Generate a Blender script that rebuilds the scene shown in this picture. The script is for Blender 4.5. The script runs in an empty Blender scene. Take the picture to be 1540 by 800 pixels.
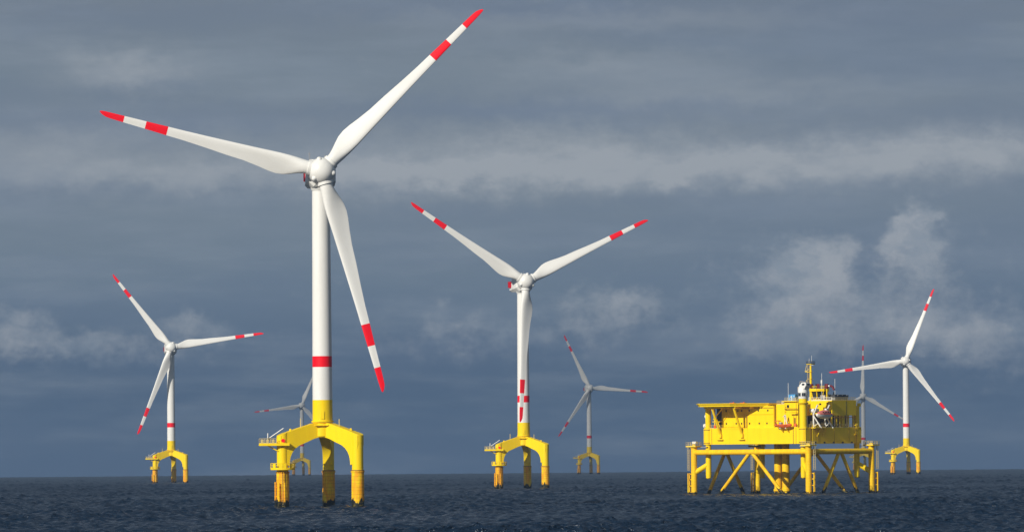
import bpy, bmesh, math, random
import numpy as np
from mathutils import Vector, Matrix, noise

random.seed(7)
C = bpy.context.scene.collection
RAD = math.radians
PI = math.pi
RE = 7.433e6            # earth radius with ordinary refraction: the sea is really curved
F = 11970.0             # focal length in photograph pixels (1540 wide)
CAM_H = 12.57
ROLL = 0.0081
PITCH = 289.4 / F

SUN_AZ, SUN_EL = 38.5, 26.0      # sun to the left behind the camera

def drop(d):
    return -d * d / (2 * RE)

def lin(r, g, b):
    f = lambda c: (c / 255 / 12.92) if c / 255 <= .04045 else ((c / 255 + .055) / 1.055) ** 2.4
    return (f(r), f(g), f(b))

# ------------------------------------------------------------------ materials
def new_mat(name):
    m = bpy.data.materials.new(name)
    m.use_nodes = True
    nt = m.node_tree
    return m, nt, nt.nodes['Principled BSDF']

def paint(name, col, rough=.4, dirt=.12, scale=.35, dirt_col=None, streak=True, metallic=0.0, spec=.4):
    """painted steel: faint blotches and vertical run marks, slight waviness"""
    m, nt, p = new_mat(name)
    n = nt.nodes
    tc = n.new('ShaderNodeTexCoord')
    mp = n.new('ShaderNodeMapping')
    mp.inputs['Scale'].default_value = (scale * 3, scale * 3, scale * .5) if streak else (scale,) * 3
    nt.links.new(tc.outputs['Object'], mp.inputs['Vector'])
    nz = n.new('ShaderNodeTexNoise')
    nz.inputs['Scale'].default_value = 1
    nz.inputs['Detail'].default_value = 6
    nz.inputs['Roughness'].default_value = .6
    nt.links.new(mp.outputs[0], nz.inputs['Vector'])
    r = n.new('ShaderNodeValToRGB')
    dc = dirt_col or tuple(c * .6 for c in col)
    k = dirt
    r.color_ramp.elements[0].position = .3
    r.color_ramp.elements[0].color = (*[col[i] * (1 - k) + dc[i] * k for i in range(3)], 1)
    r.color_ramp.elements[1].position = .62
    r.color_ramp.elements[1].color = (*col, 1)
    nt.links.new(nz.outputs['Fac'], r.inputs['Fac'])
    nt.links.new(r.outputs[0], p.inputs['Base Color'])
    p.inputs['Roughness'].default_value = rough
    p.inputs['Metallic'].default_value = metallic
    p.inputs['Specular IOR Level'].default_value = spec
    return m

YEL = (.92, .645, .003)
M = {}
M['white'] = paint('white_paint', (.77, .76, .72), .40, .20, .16, (.52, .49, .42), spec=.3)
M['red'] = paint('red_paint', (.86, .004, .016), .5, .12, .2, spec=.15)
M['yellow'] = paint('yellow_paint', YEL, .5, .16, .25, (.66, .33, .004), spec=.15)
M['rail'] = paint('railing_paint', (.62, .50, .22), .5, .3, .5, (.3, .2, .1))
M['orange'] = paint('orange_paint', (.75, .13, .03), .45, .15, .6)
M['salmon'] = paint('faded_red_canopy', (.62, .16, .13), .45, .2, .8, (.7, .4, .35))
M['blue'] = paint('blue_paint', (.10, .36, .68), .45, .15, .8)
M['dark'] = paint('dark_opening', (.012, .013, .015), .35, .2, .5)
M['glass'] = paint('dark_glass', (.02, .024, .03), .08, .1, .5, spec=.6)
M['grey'] = paint('grey_metal', (.30, .31, .32), .5, .3, .8)
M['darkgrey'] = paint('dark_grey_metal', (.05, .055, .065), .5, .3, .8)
M['maroon'] = paint('dark_red_paint', (.16, .008, .018), .45, .2, .8)
M['beige'] = paint('beige_paint', (.55, .47, .36), .5, .3, .8)
M['seam'] = paint('weld_seam', (.30, .15, .008), .6, .3, .8)
M['deck'] = paint('deck_coating', (.33, .27, .09), .7, .3, .4, streak=False)

def weathered(name, top, algae_top, rust=1.0):
    """yellow steel at the waterline: rust runs and rings, a black weed band with a wavy top"""
    m, nt, p = new_mat(name)
    n, L = nt.nodes, nt.links
    def math_(op, a, b=None, clamp=False):
        q = n.new('ShaderNodeMath'); q.operation = op; q.use_clamp = clamp
        for i, v in enumerate((a, b)):
            if v is None: continue
            if isinstance(v, (int, float)): q.inputs[i].default_value = v
            else: L.new(v, q.inputs[i])
        return q.outputs[0]
    def noise(sc, detail=5, rough=.6):
        mp = n.new('ShaderNodeMapping'); mp.inputs['Scale'].default_value = sc
        L.new(tc.outputs['Object'], mp.inputs['Vector'])
        q = n.new('ShaderNodeTexNoise'); q.noise_dimensions = '4D'
        q.inputs['Scale'].default_value = 1; q.inputs['Detail'].default_value = detail; q.inputs['Roughness'].default_value = rough
        L.new(mp.outputs[0], q.inputs['Vector'])
        L.new(math_('MULTIPLY', info.outputs['Random'], 50.0), q.inputs['W'])
        return q.outputs['Fac']
    def mix(f, a, b):
        q = n.new('ShaderNodeMix'); q.data_type = 'RGBA'
        L.new(f, q.inputs[0]) if not isinstance(f, float) else setattr(q.inputs[0], 'default_value', f)
        for k, v in ((6, a), (7, b)):
            if isinstance(v, tuple): q.inputs[k].default_value = (*v, 1)
            else: L.new(v, q.inputs[k])
        return q.outputs[2]
    def sstep(v, a, b):
        q = n.new('ShaderNodeMapRange'); q.interpolation_type = 'SMOOTHSTEP'
        L.new(v, q.inputs[0]); q.inputs[1].default_value = a; q.inputs[2].default_value = b
        return q.outputs[0]
    tc = n.new('ShaderNodeTexCoord'); info = n.new('ShaderNodeObjectInfo')
    sep = n.new('ShaderNodeSeparateXYZ'); L.new(tc.outputs['Object'], sep.inputs[0])
    z = sep.outputs['Z']
    blot = noise((.8, .8, .25), 6, .65)
    runs = noise((2.6, 2.6, .16), 4, .6)
    spots = noise((.9, .9, .5), 4, .7)
    ringw = math_('FRACT', math_('MULTIPLY', z, 1 / .95))
    ring = sstep(ringw, .90, .97)
    c = mix(math_('MULTIPLY', sstep(blot, .34, .58), .30 + .6 * rust), YEL, (.86, .34, .004))
    c = mix(math_('MULTIPLY', sstep(runs, .52, .72), .75 * rust), c, (.55, .16, .012))
    c = mix(math_('MULTIPLY', ring, .75 * min(1, rust + .1)), c, (.26, .09, .01))
    c = mix(math_('MULTIPLY', sstep(spots, .60, .70), .85 * min(1, rust + .2)), c, (.14, .035, .008))
    edge = math_('ADD', z, math_('MULTIPLY', math_('SUBTRACT', noise((1.1, 1.1, .0), 2, .5), .5), -4.5 * algae_top / 2))
    edge = math_('ADD', edge, math_('MULTIPLY', math_('SUBTRACT', noise((3, 3, 1.2), 3, .6), .5), -.9))
    weed = sstep(edge, algae_top + .25, algae_top - .15)
    gap = math_('MULTIPLY', sstep(noise((.7, .7, 1.6), 4, .6), .52, .62), .7)
    wcol = mix(gap, (.012, .014, .010), (.16, .12, .02))
    c = mix(weed, c, wcol)
    L.new(c, p.inputs['Base Color'])
    p.inputs['Roughness'].default_value = .6; p.inputs['Specular IOR Level'].default_value = .2
    b = n.new('ShaderNodeBump'); b.inputs['Strength'].default_value = .25; b.inputs['Distance'].default_value = .08
    L.new(spots, b.inputs['Height']); L.new(b.outputs[0], p.inputs['Normal'])
    return m
M['pile'] = weathered('pile_steel', 10.0, 2.1)
M['jacket'] = weathered('jacket_steel', 4.0, 1.0, .3)
M['brace'] = weathered('brace_steel', 4.0, 2.0, .4)

# ------------------------------------------------------------------ mesh builder
class MB:
    def __init__(s): s.v, s.f, s.m, s.mats = [], [], [], []
    def slot(s, m):
        if m not in s.mats: s.mats.append(m)
        return s.mats.index(m)
    def add(s, vs, fs, m):
        k = len(s.v); i = s.slot(m)
        s.v += [tuple(v) for v in vs]
        for f in fs: s.f.append([k + q for q in f]); s.m.append(i)
    def box(s, c, d, m, rz=0, ch=0):
        x, y, z = d[0] / 2, d[1] / 2, d[2] / 2
        cs, sn = math.cos(rz), math.sin(rz)
        vs = [(c[0] + a * x * cs - b * y * sn, c[1] + a * x * sn + b * y * cs, c[2] + e * z) for e in (-1, 1) for (a, b) in ((-1, -1), (1, -1), (1, 1), (-1, 1))]
        s.add(vs, [(3, 2, 1, 0), (4, 5, 6, 7), (0, 1, 5, 4), (1, 2, 6, 5), (2, 3, 7, 6), (3, 0, 4, 7)], m)
        return s
    def tube(s, p0, p1, r0, m, r1=None, n=14, cap=True):
        p0, p1 = Vector(p0), Vector(p1); r1 = r0 if r1 is None else r1
        d = (p1 - p0).normalized()
        a = d.orthogonal().normalized() if abs(d.z) < .999 else Vector((1, 0, 0))
        b = d.cross(a)
        vs = []
        for p, r in ((p0, r0), (p1, r1)):
            vs += [p + (a * math.cos(2 * PI * i / n) + b * math.sin(2 * PI * i / n)) * r for i in range(n)]
        fs = [(i, (i + 1) % n, n + (i + 1) % n, n + i) for i in range(n)]
        if cap: fs += [tuple(range(n - 1, -1, -1)), tuple(range(n, 2 * n))]
        s.add(vs, fs, m); return s
    def rings(s, rings, mats, cap=True):
        """loft of closed rings with one material per span"""
        n = len(rings[0]); k = len(s.v)
        for r in rings: s.v += [tuple(v) for v in r]
        for j in range(len(rings) - 1):
            mm = s.slot(mats[j] if isinstance(mats, (list, tuple)) else mats)
            for i in range(n):
                s.f.append([k + j * n + i, k + j * n + (i + 1) % n, k + (j + 1) * n + (i + 1) % n, k + (j + 1) * n + i]); s.m.append(mm)
        if cap:
            s.f.append([k + i for i in range(n - 1, -1, -1)]); s.m.append(s.slot(mats[0] if isinstance(mats, (list, tuple)) else mats))
            q = k + (len(rings) - 1) * n
            s.f.append([q + i for i in range(n)]); s.m.append(s.slot(mats[-1] if isinstance(mats, (list, tuple)) else mats))
        return s
    def lathe(s, prof, m, o=(0, 0, 0), n=32, axis='z', cap=True):
        R = []
        for r, h in prof:
            ring = []
            for i in range(n):
                a = 2 * PI * i / n
                if axis == 'z': q = (o[0] + r * math.cos(a), o[1] + r * math.sin(a), o[2] + h)
                else: q = (o[0] + r * math.cos(a), o[1] + h, o[2] - r * math.sin(a))
                ring.append(q)
            R.append(ring)
        return s.rings(R, m, cap)
    def prism(s, poly, z0, z1, m):
        n = len(poly)
        return s.rings([[(x, y, z0) for x, y in poly], [(x, y, z1) for x, y in poly]], m)
    def sphere(s, c, r, m, n=14, sc=(1, 1, 1)):
        R = []
        for j in range(1, n // 2):
            t = PI * j / (n // 2)
            R.append([(c[0] + r * sc[0] * math.sin(t) * math.cos(2 * PI * i / n), c[1] + r * sc[1] * math.sin(t) * math.sin(2 * PI * i / n), c[2] - r * sc[2] * math.cos(t)) for i in range(n)])
        return s.rings(R, m)
    def rail(s, pts, m, h=1.1, r=.045, gap=1.6, closed=False):
        """posts and two rails along a line of points"""
        pts = [Vector(p) for p in pts]
        if closed: pts = pts + [pts[0]]
        for a, b in zip(pts, pts[1:]):
            L = (b - a).length; k = max(1, round(L / gap))
            for i in range(k + 1):
                q = a.lerp(b, i / k); s.tube(q, q + Vector((0, 0, h)), r, m, n=5)
            for hh in (h, h * .55): s.tube(a + Vector((0, 0, hh)), b + Vector((0, 0, hh)), r * .9, m, n=5)
            d = (b - a).normalized()
            s.box(((a + b) / 2 + Vector((0, 0, .1))), (L, .03, .2), m, math.atan2(d.y, d.x))
        return s
    def build(s, name, parent=None, loc=None, rot=None, smooth=True, sharp=38, label=None):
        me = bpy.data.meshes.new(name)
        me.from_pydata(s.v, [], s.f)
        for m in s.mats: me.materials.append(m)
        me.polygons.foreach_set('material_index', s.m)
        if smooth:
            me.polygons.foreach_set('use_smooth', [True] * len(s.f))
            me.set_sharp_from_angle(angle=RAD(sharp))
        me.update()
        o = bpy.data.objects.new(name, me); C.objects.link(o)
        if parent: o.parent = parent
        if loc: o.location = loc
        if rot: o.rotation_euler = rot
        if label: o['label'] = label
        return o

def empty(name, loc=(0, 0, 0), rz=0):
    o = bpy.data.objects.new(name, None); C.objects.link(o)
    o.location = loc; o.rotation_euler = (0, 0, rz); o.empty_display_size = .5
    return o

def tag(o, label=None, cat=None, group=None, kind=None):
    for k, v in (('label', label), ('category', cat), ('group', group), ('kind', kind)):
        if v: o[k] = v
    return o

def copy_tree(o, parent=None):
    c = o.copy(); C.objects.link(c); c.parent = parent
    for ch in list(o.children): copy_tree(ch, c)
    return c

def azimuth(px, py):
    """bearing of a pixel of the photograph, with the camera's slight roll taken out"""
    return math.atan(((px - 770) - (py - 400) * ROLL) / F)

# ------------------------------------------------------------------ wind turbine
LEG_R = 11.66
LEG_ANG = [RAD(202.6), RAD(82.6), RAD(-37.4)]     # left leg (carries the platforms), back leg, right leg

def blade_mesh():
    st = [  # r, leading edge, trailing edge, half thickness, airfoil blend, twist
        (2.6, 1.78, -1.78, 1.78, 0, 0), (4.6, 1.80, -1.80, 1.80, 0, 4), (6.2, 1.88, -2.25, 1.72, .3, 10), (8.0, 1.98, -2.95, 1.48, .65, 13),
        (9.8, 2.02, -3.55, 1.24, .9, 13.5), (11.8, 2.0, -3.75, 1.05, 1, 13), (14, 1.9, -3.55, .93, 1, 12), (17, 1.76, -3.05, .80, 1, 10.5),
        (21, 1.6, -2.55, .67, 1, 8.5), (26, 1.42, -2.3, .56, 1, 6.5), (32, 1.22, -1.85, .43, 1, 4.8), (38, 1.06, -1.5, .34, 1, 3.5),
        (42.6, .98, -1.38, .28, 1, 2.8), (48.6, .85, -1.17, .21, 1, 2), (54.6, .73, -.99, .16, 1, 1.4), (58.2, .66, -.88, .13, 1, 1),
        (59.6, .62, -.74, .11, 1, 1), (60.6, .56, -.35, .08, 1, 1), (61.1, .48, -.02, .05, 1, 1), (61.3, .40, .16, .02, 1, 1)]
    n = 26; R = []; mats = []
    for j, (r, le, te, t, b, tw) in enumerate(st):
        ring = []
        a_ = RAD(-(tw + 2.5 * b))
        pre = -.0004 * max(0, r - 10) ** 2          # blade curves gently into the wind
        for i in range(n):
            a = -2 * PI * i / n
            c, s = math.cos(a), math.sin(a)
            x = (le + te) / 2 + (le - te) / 2 * c
            fat = (1 - b) + b * (.10 + .95 * ((1 + c) / 2) ** (.75 if s > 0 else (1.35 if r < 36 else .9)))
            y = t * s * fat
            if b and s > 0: y *= 1 + .1 * b
            X = x * math.cos(a_) - y * math.sin(a_); Y = x * math.sin(a_) + y * math.cos(a_)
            ring.append((X, Y + pre, r))
        R.append(ring)
        if j < len(st) - 1:
            rm = (r + st[j + 1][0]) / 2
            mats.append(M['red'] if (42.6 < rm < 48.6 or rm > 54.6) else M['white'])
    return MB().rings(R, mats)

def arm_poly(a, mb, w=2.7):
    """crosspiece arm: box girder that knees down into the leg"""
    prof = [(0, 23.0), (3.0, 22.75), (9.6, 20.75), (11.66, 19.95), (12.7, 19.45), (12.7, 17.0), (11.66, 12.0), (10.2, 11.6), (10.08, 12.9), (9.82, 14.0), (9.3, 15.1), (8.45, 16.1), (7.3, 16.9),
            (5.4, 17.65), (3.2, 18.6), (1.8, 19.0), (0, 19.0)]
    c, s = math.cos(a), math.sin(a)
    side = lambda q: [(r * c - q * s, r * s + q * c, z) for r, z in prof]
    mb.rings([side(w / 2), side(-w / 2)], M['yellow'])

def make_turbine():
    root = empty('wind_turbine')
    # tower with painted bands
    t = MB()
    zs = [(23.3, 'yellow'), (29.0, 'white'), (37.8, 'red'), (40.7, 'white'), (55, 'white'), (70, 'white'), (86.2, None)]
    rad = lambda z: 2.69 - (z - 23.3) * .0050
    R, mats = [], []
    for z, k in zs:
        R.append([(rad(z) * math.cos(2 * PI * i / 48), rad(z) * math.sin(2 * PI * i / 48), z) for i in range(48)])
        if k: mats.append(M[k])
    t.rings(R, mats)
    tower = t.build('tower', root)
    fl = MB()
    for z in (23.3,):
        fl.lathe([(2.7, -.25), (3.0, -.25), (3.0, .12), (2.7, .12)], M['yellow'], (0, 0, z), 48)
    fl.build('flange', tower)
    MB().box((0, -2.78, 24.9), (.9, .12, 2.1), M['yellow']).build('door', tower)
    # crosspiece
    cp = MB()
    cp.lathe([(2.1, 18.98), (2.45, 19.3), (2.45, 22.6), (2.75, 23.02)], M['yellow'], n=40)
    for a in LEG_ANG: arm_poly(a, cp)
    cross = cp.build('crosspiece', root, sharp=30)
    lip = MB().box((0, 0, 0), (3.6, .9, .28), M['yellow'])
    lip.build('service_ledge', cross, (math.sin(.1) * -2.6, -2.75, 22.25))
    for s_, ang, hgt in ((6.4, LEG_ANG[0], 2.4), (5.6, LEG_ANG[2], 1.9)):
        x, y = s_ * math.cos(ang), s_ * math.sin(ang)
        zt = 22.75 - (s_ - 3) * .303
        MB().tube((x, y, zt - .1), (x, y, zt + hgt), .13, M['rail'], n=8).build('navigation_light_post', cross)
    for ang in (LEG_ANG[0], LEG_ANG[2]):
        s_ = 9.4; x, y = s_ * math.cos(ang), s_ * math.sin(ang)
        MB().box((x, y, 21.0), (.5, .5, .7), M['yellow']).build('lifting_eye', cross)
    # legs and piles
    for k, a in enumerate(LEG_ANG):
        x, y = LEG_R * math.cos(a), LEG_R * math.sin(a)
        lg = MB()
        n = 36
        R = [[(1.52 * math.cos(2 * PI * i / n), 1.52 * math.sin(2 * PI * i / n), z) for i in range(n)] for z in (9.8, 17.5)]
        top = []
        for i in range(n):
            px, py = 1.56 * math.cos(2 * PI * i / n), 1.56 * math.sin(2 * PI * i / n)
            top.append((px, py, 20.05 - .36 * (px * math.cos(a) + py * math.sin(a))))
        R.append([(p[0], p[1], 17.5) for p in top]); R.append(top)
        lg.rings(R, M['yellow'])
        leg = lg.build('leg', root, (x, y, 0))
        if k == 0:
            an = RAD(-83)
            dsc = MB().lathe([(.5, 0), (.5, .12)], M['red'], n=20, axis='y')
            d = dsc.build('round_marker', leg, (1.62 * math.cos(an), 1.62 * math.sin(an) - .05, 18.2), (0, 0, 0))
        pl = MB()
        pl.lathe([(1.70, -6), (1.70, 9.55), (1.86, 9.6), (1.86, 9.9), (1.5, 9.95)], M['pile'], n=36)
        pile = pl.build('pile', root, (x, y, 0))
        if k:
            e = MB().lathe([(1.55, 9.9), (1.78, 9.9), (1.78, 10.2), (1.55, 10.25)], M['seam'], n=36)
            e.build('grout_collar', pile)
    # access platform on the left leg
    a = LEG_ANG[0]; lx, ly = LEG_R * math.cos(a), LEG_R * math.sin(a)
    ap = MB()
    ap.box((-2.2, -.3, 17.35), (8.2, 4.4, .28), M['yellow'])
    ap.box((-2.2, -2.4, 17.1), (8.2, .25, .5), M['yellow']); ap.box((-2.2, 1.8, 17.1), (8.2, .25, .5), M['yellow'])
    ap.tube((-1.2, -1.2, 15.4), (-4.4, -1.2, 17.2), .16, M['yellow'], n=8); ap.tube((1.3, -.6, 14.0), (1.9, -.6, 17.2), .22, M['yellow'], n=8)
    plat = ap.build('access_platform', root, (lx, ly, 0))
    rl = MB().rail([(-1.6, -2.35, 17.5), (-6.2, -2.35, 17.5), (-6.2, 1.75, 17.5), (-1.6, 1.75, 17.5)], M['rail'], 1.25, .08, .8)
    for i in range(3): rl.box((-2.5 - i * 1.45, -2.34, 18.05), (.7, .05, .9), M['rail'])
    rl.build('railing', plat)
    dv = MB().tube((-3.9, -.6, 17.4), (-3.9, -.6, 20.2), .15, M['white'], n=8).tube((-3.7, -.6, 18.8), (.3, -1.2, 21.5), .12, M['white'], n=8)
    dv.box((-3.5, -.6, 18.6), (.9, .7, .8), M['darkgrey'])
    dv.build('davit_crane', plat)
    rp = MB()
    rp.lathe([(1.5, 10.3), (3.25, 10.4), (3.25, 10.8), (1.5, 10.8)], M['yellow'], n=20)
    ring = rp.build('ring_platform', root, (lx, ly, 0))
    rr = MB()
    pts = [(3.2 * math.cos(2 * PI * i / 20), 3.2 * math.sin(2 * PI * i / 20), 10.8) for i in range(20)]
    rr.rail(pts, M['yellow'], 1.35, .08, 1.0, True)
    for i in range(20):
        if i % 5 not in (1, 3):
            p = Vector(pts[i]).lerp(Vector(pts[(i + 1) % 20]), .5); d = Vector(pts[(i + 1) % 20]) - Vector(pts[i])
            rr.box((p.x, p.y, 11.45), (.96, .06, 1.15), M['yellow'], math.atan2(d.y, d.x))
    rr.build('railing', ring)
    bl = MB()
    for x, y, zt in ((-2.0, -.6, 7.2), (-1.0, -2.2, 7.0), (.55, -2.45, 7.0), (-.25, -2.1, 9.9), (.25, -2.1, 9.9)):
        bl.tube((x, y, -3), (x, y, zt), .20 if zt < 8 else .09, M['pile'], n=10)
    for z in (.8, 3.2, 5.6):
        bl.tube((-1.0, -2.2, z), (-.8, -1.3, z + .4), .14, M['pile'], n=8); bl.tube((.55, -2.45, z), (.4, -1.5, z + .4), .14, M['pile'], n=8)
        bl.tube((-2.0, -.6, z), (-1.4, -.4, z + .3), .14, M['pile'], n=8)
    for i in range(24): bl.tube((-.25, -2.1, -.5 + i * .42), (.25, -2.1, -.5 + i * .42), .04, M['rail'], n=5)
    bl.build('boat_landing', root, (lx, ly, 0))
    # nacelle (yaws), origin on tower axis at hub height
    def sec(y, w, zb, zt, ch):
        return [(-w + ch, y, zb), (w - ch, y, zb), (w, y, zb + ch), (w, y, zt - ch * .8), (w - ch * .8, y, zt), (-w + ch * .8, y, zt), (-w, y, zt - ch * .8), (-w, y, zb + ch)]
    nb = MB()
    nb.rings([sec(-3.9, 2.9, -3.2, 2.9, 1.5), sec(-3.2, 3.6, -4.0, 3.2, 1.5), sec(-1.5, 3.95, -4.3, 3.35, 1.4), sec(3.2, 4.0, -4.3, 3.3, 1.3), sec(4.6, 4.0, -4.3, -2.3, .8), sec(8.2, 3.9, -4.2, -2.3, .8), sec(9.4, 3.4, -3.6, -2.4, .5)], M['white'])
    nb.lathe([(2.5, -5.0), (2.9, -4.2)], M['white'], n=40)
    nac = nb.build('nacelle', root, (0, 0, 90), sharp=25)
    hp = MB()
    hp.box((0, 6.9, -2.22), (8.2, 5.2, .16), M['red'])
    for sx in (-1, 1): hp.box((sx * 4.06, 6.9, -.95), (.1, 5.2, 2.5), M['red'])
    for yy in (4.35, 9.45): hp.box((0, yy, -.95), (8.02, .1, 2.5), M['red'])
    for sx in (-1, 1):
        for yy in (4.35, 5.6, 6.9, 8.2, 9.45): hp.tube((sx * 4.15, yy, -2.2), (sx * 4.15, yy, .45), .08, M['maroon'], n=6)
    hp.build('hoist_platform', nac)
    MB().tube((-2.9, 3, 3.2), (-2.9, 3, 5.4), .12, M['grey'], n=6).tube((-3.3, 3, 4.9), (-2.5, 3, 4.9), .08, M['grey'], n=5).build('wind_sensor_mast', nac)
    MB().tube((1.2, 2.5, 3.2), (1.2, 2.5, 4.6), .1, M['grey'], n=6).build('lightning_rod', nac)
    # hub turns with the rotor: origin at the rotor centre, axis along y
    h = MB()
    prof = [(.35, -3.55), (1.1, -3.45), (1.9, -3.15), (2.6, -2.6), (3.15, -1.85), (3.5, -.9), (3.66, .2), (3.66, 1.2), (3.5, 2.2), (2.9, 2.9)]
    h.lathe(prof, M['white'], n=44, axis='y')
    hub = h.build('hub', root, (0, -6.5, 90), sharp=60)
    vd = MB().sphere((0, 0, 0), .85, M['white'], 16, (.9, 1.0, 1.1))
    b0 = c0 = d0 = None
    for k in range(3):
        th = 2 * PI * k / 3
        if k == 0:
            b0 = blade_mesh().build('blade', hub, sharp=70)
            c0 = MB().lathe([(1.84, 2.9), (2.12, 2.95), (2.12, 3.75), (1.84, 3.8)], M['white'], n=40).build('blade_collar', hub)
            d0 = vd.build('vent_dome', hub, (0, -1.7, -2.85))
        else:
            for q in (b0, c0):
                q2 = q.copy(); C.objects.link(q2); q2.parent = hub; q2.rotation_euler = (0, th, 0)
            q2 = d0.copy(); C.objects.link(q2); q2.parent = hub
            q2.location = Matrix.Rotation(th, 3, 'Y') @ Vector((0, -1.7, -2.85)); q2.rotation_euler = (0, th, 0)
    return root

TILT = RAD(-4)
def pose(root, px, py, Rpx, theta, yaw, dz=0):
    d = F * 61 / Rpx
    az = azimuth(px, py)
    root.location = (d * math.sin(az), d * math.cos(az), drop(d) + dz)
    root.rotation_euler = (0, 0, -az)
    y = RAD(yaw)
    for ch in root.children:
        n = ch.name.split('.')[0]
        if n == 'nacelle': ch.rotation_euler = (0, 0, y)
        if n == 'hub':
            ch.location = (6.5 * math.sin(y), -6.5 * math.cos(y), 90)
            ch.rotation_euler = (Matrix.Rotation(y, 3, 'Z') @ Matrix.Rotation(TILT, 3, 'X') @ Matrix.Rotation(RAD(theta), 3, 'Y')).to_euler()

proto = make_turbine()
TURB = [
    (486.3, 762, 342.5, 45.1, 2.8, 'nearest and tallest white wind turbine, red banded blades reaching the top of the view'),
    (788.3, 734, 211.0, 64.0, 14, 'white wind turbine with one blade hanging straight down in front of its tower'),
    (258.3, 727.5, 139.7, -38.3, 3.5, 'leftmost white wind turbine, left of the tallest one, lowest blade crossing towards lower left'),
    (454.8, 713.4, 71.5, 22.3, 0, 'faint far wind turbine partly hidden behind the tower of the tallest turbine'),
    (886.7, 712, 88.0, -25.6, 10, 'hazy grey white wind turbine in open sea left of the yellow converter platform'),
    (1363.5, 713, 115.6, 21.7, 0, 'rightmost white wind turbine, right of the yellow platform, sunlit with bright yellow tripod'),
    (1298.9, 709, 76.5, .5, 0, 'faint far wind turbine half hidden behind the right end of the yellow platform'),
]
for i, (px, py, Rp, th, yw, lab) in enumerate(TURB):
    o = proto if i == 0 else copy_tree(proto)
    pose(o, px, py, Rp, th, yw, -1.0 if i == 2 else 0)
    tag(o, lab, 'wind turbine', 'offshore wind turbines on yellow tripod foundations')

# ------------------------------------------------------------------ converter platform
PD = 2742.0
paz = azimuth(1177.3, 741)
PLOC = Vector((PD * math.sin(paz), PD * math.cos(paz), drop(PD)))
PROT = RAD(-39) - paz
PM = Matrix.Translation(PLOC) @ Matrix.Rotation(PROT, 4, 'Z')
def on_platform(x, y, z):
    return PM @ Vector((x, y, z))

plat = empty('converter_platform', PLOC, PROT)
tag(plat, 'large yellow offshore converter platform on braced legs at right, with helideck and mast', 'offshore platform')
Y_ = M['yellow']; J = M['jacket']
OX, OY = 25.3, 17.25     # jacket legs
IX, IY = 21.0, 14.6      # hanging support columns
# jacket legs
for sx in (-1, 1):
    for sy in (-1, 1):
        leg = MB().lathe([(1.05, -8), (1.05, 16.0), (1.2, 16.05), (1.2, 16.6)], J, n=28).build('jacket_leg', plat, (sx * OX, sy * OY, 0))
        pf = MB(); pf.box((0, 0, 16.75), (4.4, 3.6, .3), Y_); pf.box((-sx * 2.6, -sy * 1.6, 16.55), (4.5, 1.2, .22), M['grey'])
        pf.tube((0, 0, 16.6), (0, 0, 17.5), .7, Y_, n=16)
        pf.rail([(-2.15, -1.75, 16.9), (2.15, -1.75, 16.9), (2.15, 1.75, 16.9), (-2.15, 1.75, 16.9)], M['rail'], 1.25, .07, 1.1, True)
        pf.build('leg_platform', leg)
        # boat landing and caged ladder on the outer side
        bl = MB()
        ox = sx * 2.1; oy = sy * .3 if sx == sy else 0
        if (sx, sy) == (1, -1): bx, by = 1.55, .9
        elif (sx, sy) == (1, 1): bx, by = 1.2, 1.7
        elif (sx, sy) == (-1, -1): bx, by = -1.9, -.6
        else: bx, by = -1.9, -.4
        d = Vector((bx, by, 0)).normalized(); s = Vector((-d.y, d.x, 0))
        for q in (-.75, .75):
            p = d * 1.95 + s * q; bl.tube((p.x, p.y, -3), (p.x, p.y, 7.6), .22, J, n=10)
        for z in (1.0, 3.2, 5.4, 7.3):
            a_, b_ = d * 1.95 - s * .75, d * 1.95 + s * .75
            bl.tube((a_.x, a_.y, z), (b_.x, b_.y, z), .14, J, n=8)
            bl.tube((d.x * .9, d.y * .9, z), (d.x * 1.95, d.y * 1.95, z), .16, J, n=8)
        bl.build('boat_landing', leg)
        ld = MB()
        for q in (-.35, .35):
            p = d * 1.75 + s * q; ld.tube((p.x, p.y, 8.6), (p.x, p.y, 16.6), .07, M['rail'], n=6)
            p = d * 2.35 + s * q; ld.tube((p.x, p.y, 8.6), (p.x, p.y, 16.6), .05, M['rail'], n=6)
        for i in range(20):
            z = 8.6 + i * .42; a_, b_ = d * 1.75 - s * .35, d * 1.75 + s * .35
            ld.tube((a_.x, a_.y, z), (b_.x, b_.y, z), .05, M['rail'], n=5)
            if i % 2 == 0:
                for (u0, v0), (u1, v1) in (((1.75, -.35), (2.35, -.35)), ((2.35, -.35), (2.35, .35)), ((2.35, .35), (1.75, .35))):
                    a_, b_ = d * u0 + s * v0, d * u1 + s * v1; ld.tube((a_.x, a_.y, z), (b_.x, b_.y, z), .05, M['rail'], n=5)
        ld.build('caged_ladder', leg)
# beams and inverted-V braces on the four faces
corner = {(-1, -1): (-OX, -OY), (1, -1): (OX, -OY), (1, 1): (OX, OY), (-1, 1): (-OX, OY)}
order = [(-1, -1), (1, -1), (1, 1), (-1, 1)]
for k in range(4):
    a_, b_ = Vector((*corner[order[k]], 14.7)), Vector((*corner[order[(k + 1) % 4]], 14.7))
    MB().tube(a_, b_, .93, J, n=24).build('horizontal_beam', plat)
    mid = (a_ + b_) / 2; L = (b_ - a_).length; u = (b_ - a_).normalized()
    for s in (-1, 1):
        top = mid + u * s * .75 + Vector((0, 0, -.5)); bot = mid + u * s * (L * .277 + .3) ; bot.z = -.0
        dirv = (bot - top); bot2 = top + dirv * 1.35
        MB().tube(top, bot2, .62, M['brace'], n=18).build('diagonal_brace', plat)
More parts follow.
